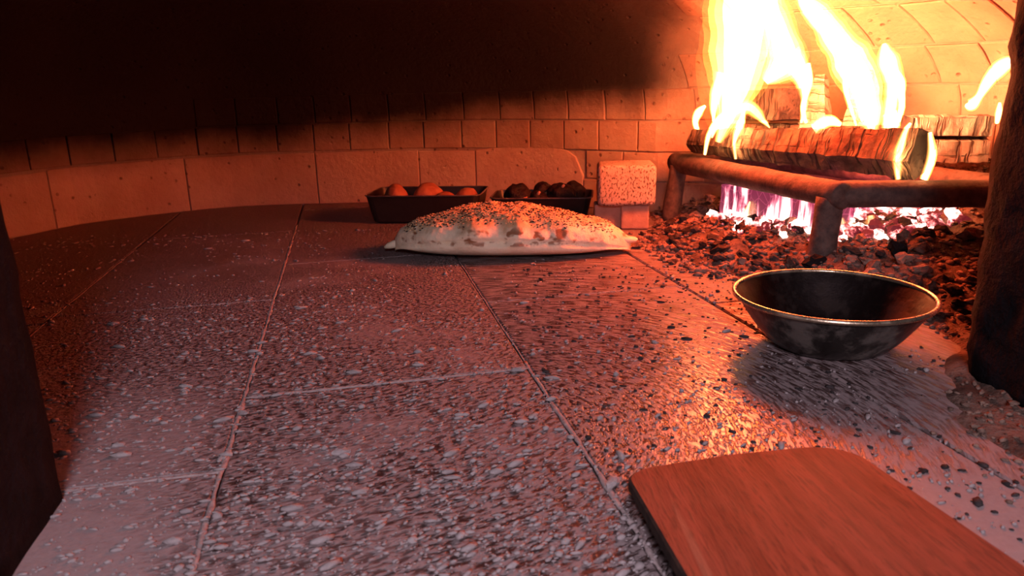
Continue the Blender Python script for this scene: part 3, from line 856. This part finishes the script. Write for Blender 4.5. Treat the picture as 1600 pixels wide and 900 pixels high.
# ------------------------------------------------------------------ baking trays
def rrect(hx, hy, r, z, n=5):
    out = []
    for cx, cy, a0 in ((hx - r, hy - r, 0), (-hx + r, hy - r, 90), (-hx + r, -hy + r, 180), (hx - r, -hy + r, 270)):
        for k in range(n + 1):
            a = R(a0 + 90 * k / n); out.append((cx + r * math.cos(a), cy + r * math.sin(a), z))
    return out
def tray(loc, rz, hx, hy, h, label):
    t = empty('baking_tray', loc); t.rotation_euler.z = rz; tag(t, label, 'tray')
    rings = [rrect(hx - .018, hy - .018, .014, .001), rrect(hx - .012, hy - .012, .018, .006), rrect(hx, hy, .020, h),
             rrect(hx - .0015, hy - .0015, .019, h + .0008), rrect(hx - .0145, hy - .0145, .016, .008), rrect(hx - .021, hy - .021, .012, .0035)]
    n = len(rings[0]); V = [v for r in rings for v in r]; F = []
    for i in range(len(rings) - 1):
        for j in range(n): F.append((i * n + j, i * n + (j + 1) % n, (i + 1) * n + (j + 1) % n, (i + 1) * n + j))
    F.append(tuple(range(n))[::-1]); F.append(tuple((len(rings) - 1) * n + j for j in range(n)))
    mesh_obj('pan', V, F, M['tray'], t, False)
    p = rrect(hx + .001, hy + .001, .021, h + .0005); p = [Vector(q) for q in p]
    V = []; F = []; m = 8; k = len(p)
    for i in range(k):
        d = (p[(i + 1) % k] - p[i - 1]).normalized(); s = Vector((d.y, -d.x, 0))
        for j in range(m):
            a = 2 * PI * j / m; V.append(p[i] + s * .0022 * math.cos(a) + Vector((0, 0, .0018 * math.sin(a))))
    for i in range(k):
        for j in range(m): F.append((i * m + j, ((i + 1) % k) * m + j, ((i + 1) % k) * m + (j + 1) % m, i * m + (j + 1) % m))
    mesh_obj('rim', V, F, M['tray_rim'], t, True)
    return t
def lump(name, loc, rz, sx, sy, sz, mat, seed, amp=.16, fr=1.4, tilt=0.0):
    bm = bmesh.new(); bmesh.ops.create_icosphere(bm, subdivisions=4, radius=1.0)
    for v in bm.verts:
        d = v.co.normalized(); f = 1 + amp * fbm(d, fr, seed)
        v.co = Vector((d.x * sx, d.y * sy, d.z * sz * (1 if d.z > 0 else .9))) * f
    o = bm_obj(name, bm, mat, None, True); o.location = loc; o.rotation_euler = (0, tilt, rz); return o
T1 = tray((-.203, 1.892, 0.0005), R(-7), .141, .078, .069, 'black baking tray of browned rolls against the tiled wall')
for k, (x, y, z, a, b, c, lab) in enumerate([(-.283, 1.885, .053, .030, .034, .038, 'pointed browned roll nearest the left end of the tray'),
        (-.205, 1.905, .050, .042, .034, .040, 'largest domed browned roll in the middle of the tray'),
        (-.158, 1.868, .040, .034, .030, .032, 'low browned roll right of the largest one'),
        (-.105, 1.885, .045, .032, .032, .032, 'browned roll nearest the right end of the tray')]):
    o = lump('browned_roll', (x, y, z), k * .9, a, b, c, M['roll'], k + 2, .08)
    tag(o, lab, 'bread roll', 'browned rolls in the left tray')
T2 = tray((.082, 1.875, 0.0005), R(-7), .122, .070, .057, 'black baking tray of charred vegetables beside the brick block')
for k, (x, y, z, a, b, c, rz, lab) in enumerate([(.022, 1.872, .052, .036, .030, .035, .3, 'roundest charred vegetable at the left end of its tray'),
        (.085, 1.900, .056, .030, .026, .030, 1.2, 'charred vegetable at the back of the tray, skin split'),
        (.068, 1.860, .044, .026, .026, .026, .5, 'small charred vegetable with stalk at the front of the tray'),
        (.128, 1.870, .053, .036, .026, .031, .2, 'long charred vegetable right of the small stalked one'),
        (.160, 1.893, .055, .026, .034, .031, .7, 'charred vegetable nearest the brick block')]):
    e = empty('charred_vegetable', (x, y, z)); tag(e, lab, 'vegetable', 'charred vegetables in the right tray')
    s = lump('skin', (0, 0, 0), rz, a, b, c, M['aubergine'], k + 12, .16); s.parent = e
    if k in (0, 1, 2):
        f = lump('split_flesh', (.2 * a, -b * .55, -.1 * c), rz, a * .5, b * .5, c * .55, M['aub_flesh'], k + 30, .2); f.parent = e
    V, F = tube([(0, -.5 * b, c * .55), (.002, -.62 * b, c * .8), (.006, -.7 * b, c * .95)], [.005, .004, .003], 8)
    if k in (2, 3): mesh_obj('stalk', V, F, M['block2'], e, True)

# ------------------------------------------------------------------ brick blocks beside the fire
bm = box_bm(.128, .105, .091, .009, 3, 3, .0016, 3, 40)
o = bm_obj('firebrick', bm, M['block'], None, True); o.location = (.264, 1.725, .1015); o.rotation_euler.z = R(-5)
tag(o, 'pale pitted firebrick resting on a smaller clay block', 'brick')
bm = box_bm(.062, .058, .0555, .004, 2, 2, .001, 5, 40)
o = bm_obj('clay_block', bm, M['block2'], None, False); o.location = (.285, 1.716, .0278); o.rotation_euler.z = R(-8)
tag(o, 'smooth clay block holding up the pitted firebrick, nearer the ash', 'brick')
bm = box_bm(.064, .06, .0555, .004, 2, 2, .001, 6, 40)
o = bm_obj('clay_block', bm, M['block2'], None, False); o.location = (.226, 1.738, .0278); o.rotation_euler.z = R(-4)
tag(o, 'shaded clay block under the pitted firebrick, next to the tray', 'brick')

# ------------------------------------------------------------------ wooden peel
pe = empty('wooden_peel', (.091, .585, 0.0)); tag(pe, 'worn reddish wooden baking peel sloping down onto the hearth', 'peel')
far = Vector((.205, .040, 0)); wdt = far.length; ex = far.normalized()
back = Vector((math.sin(R(4)), -math.cos(R(4)), 0))
LEN = .52; r1 = .030
outl = []   # (across, along) ; along grows towards the camera
for k in range(9):
    a = R(180 - 90 * k / 8); outl.append((r1 + r1 * math.cos(a), r1 * .8 - r1 * .8 * math.sin(a)))
r2 = .042
outl.append((wdt * .5, -.004))
for k in range(9):
    a = R(90 - 90 * k / 8); outl.append((wdt - r2 + r2 * math.cos(a), r2 - r2 * math.sin(a)))
for k in range(1, 8): outl.append((wdt + .0 * k, r2 + (LEN - r2) * k / 7))
for k in range(7, 0, -1): outl.append((0.0, r1 + (LEN - r1) * k / 7))
def pl(a, l, z): 
    q = ex * a + back * l; return Vector((q.x, q.y, .0015 + z + max(0, l) * math.tan(R(7.5))))
TH = .0115; n = len(outl)
lay = [(.0015, 0), (0, .0015), (0, TH - .0018), (.0018, TH)]
cx = wdt / 2
V = []; F = []
for ins, z in lay:
    for (a, l) in outl: V.append(pl(a + (ins if a < cx else -ins), l + (ins if l < .1 else 0), z))
for i in range(len(lay) - 1):
    for j in range(n): F.append((i * n + j, i * n + (j + 1) % n, (i + 1) * n + (j + 1) % n, (i + 1) * n + j))
blade = mesh_obj('blade_rim', V, F, M['peel_edge'], pe)
V2 = [V[3 * n + j] for j in range(n)]; V3 = [V[j] for j in range(n)]
o = mesh_obj('blade', V2 + V3, [tuple(range(n))[::-1], tuple(range(n, 2 * n))], M['peel'], pe)
# ------------------------------------------------------------------ crumbs on the hearth
def on_peel(x, y):
    d = Vector((x, y, 0)) - pe.location; return -.004 < d.dot(ex) < wdt + .004 and d.dot(back) > -.006
pts = []
def free(x, y):
    q = Vector((x, y, 0)); u_, v_ = q.dot(UX), q.dot(UY)
    if v_ < .70 and (u_ < -.278 or u_ > .53): return False
    if math.hypot(x - .41, y - .915) < .085 or (abs(x) < .25 and 1.42 < y < 1.62): return False
    if on_peel(x, y) and y < .57: return False
    d = q - OC; return d.length < rad_at(math.degrees(math.atan2(d.y, d.x))) - .03
while len(pts) < 13500:
    y = .28 + 1.5 * random.random() ** 1.7; hw = .2 + .72 * y
    x = random.uniform(-hw, min(hw, .5))
    if not free(x, y) or ash_side(x, y) > 0: continue
    c = noise.noise(Vector((x * 5, y * 5, 3))) + .5 * noise.noise(Vector((x * 13, y * 13, 1)))
    if x * .979 + y * .206 > .195 and random.random() < .5: continue
    dens = .45 + .6 * c + (.35 if (-.25 < x < .25 and y < .8) else 0) - (.25 if y > 1.2 else 0)
    if random.random() > max(.06, dens): continue
    s = .0006 + .0017 * random.random() ** 2.6
    if y > 1.1: s *= 1.0
    if random.random() < .018: s = random.uniform(.0028, .0042)
    d = Vector((x + .55, y - 1.45)); an = math.atan2(d.y, d.x) + PI / 2 + random.gauss(0, .35)
    pts.append((x, y, s * .3, s, .68, random.choice((1.2, 1.6, 2.2, 3.0)), an))
o = scatter('flour_crumbs', pts, M['flour']); tag(o, 'pale flour crumbs scattered over the swept hearth tiles', 'crumbs', None, 'stuff')
pts = []
while len(pts) < 800:
    x, y = random.uniform(.0, .52), random.uniform(.38, 1.35)
    if not free(x, y) or Vector((x, y, 0)).dot(UX) < .2: continue
    s = random.uniform(.0009, .0026) if random.random() < .95 else random.uniform(.003, .0045)
    pts.append((x, y, s * .25, s, .5, random.choice((1.0, 1.4, 2.0)), random.uniform(0, 6.28)))
o = scatter('soot_crumbs', pts, M['soot_crumb']); tag(o, 'black charcoal crumbs scattered on the hearth around the bowl', 'crumbs', None, 'stuff')
# a few bigger lumps that can be picked out one by one
lm = [rock_mesh('flour_lump', 3.1 * k + 70, M['flour'], 2, (1.5, .8, .5), .5) for k in range(4)]
for (x, y, s, rz, lab) in [(-.165, .652, .0062, .3, 'long flour lump lying alone on the nearest middle tile'), (.006, .852, .0060, .2, 'flour lump sitting on the cross joint near its right end'),
        (-.29, .748, .0042, .2, 'flour lump just right of the left long joint'), (.083, .585, .0065, 1.0, 'flour lump on the joint by the corner of the peel')]:
    o = bpy.data.objects.new('flour_lump', random.choice(lm)); C.objects.link(o); o.location = (x, y, s * .3); o.scale = (s, s, s); o.rotation_euler.z = rz
    tag(o, lab, 'flour lump')
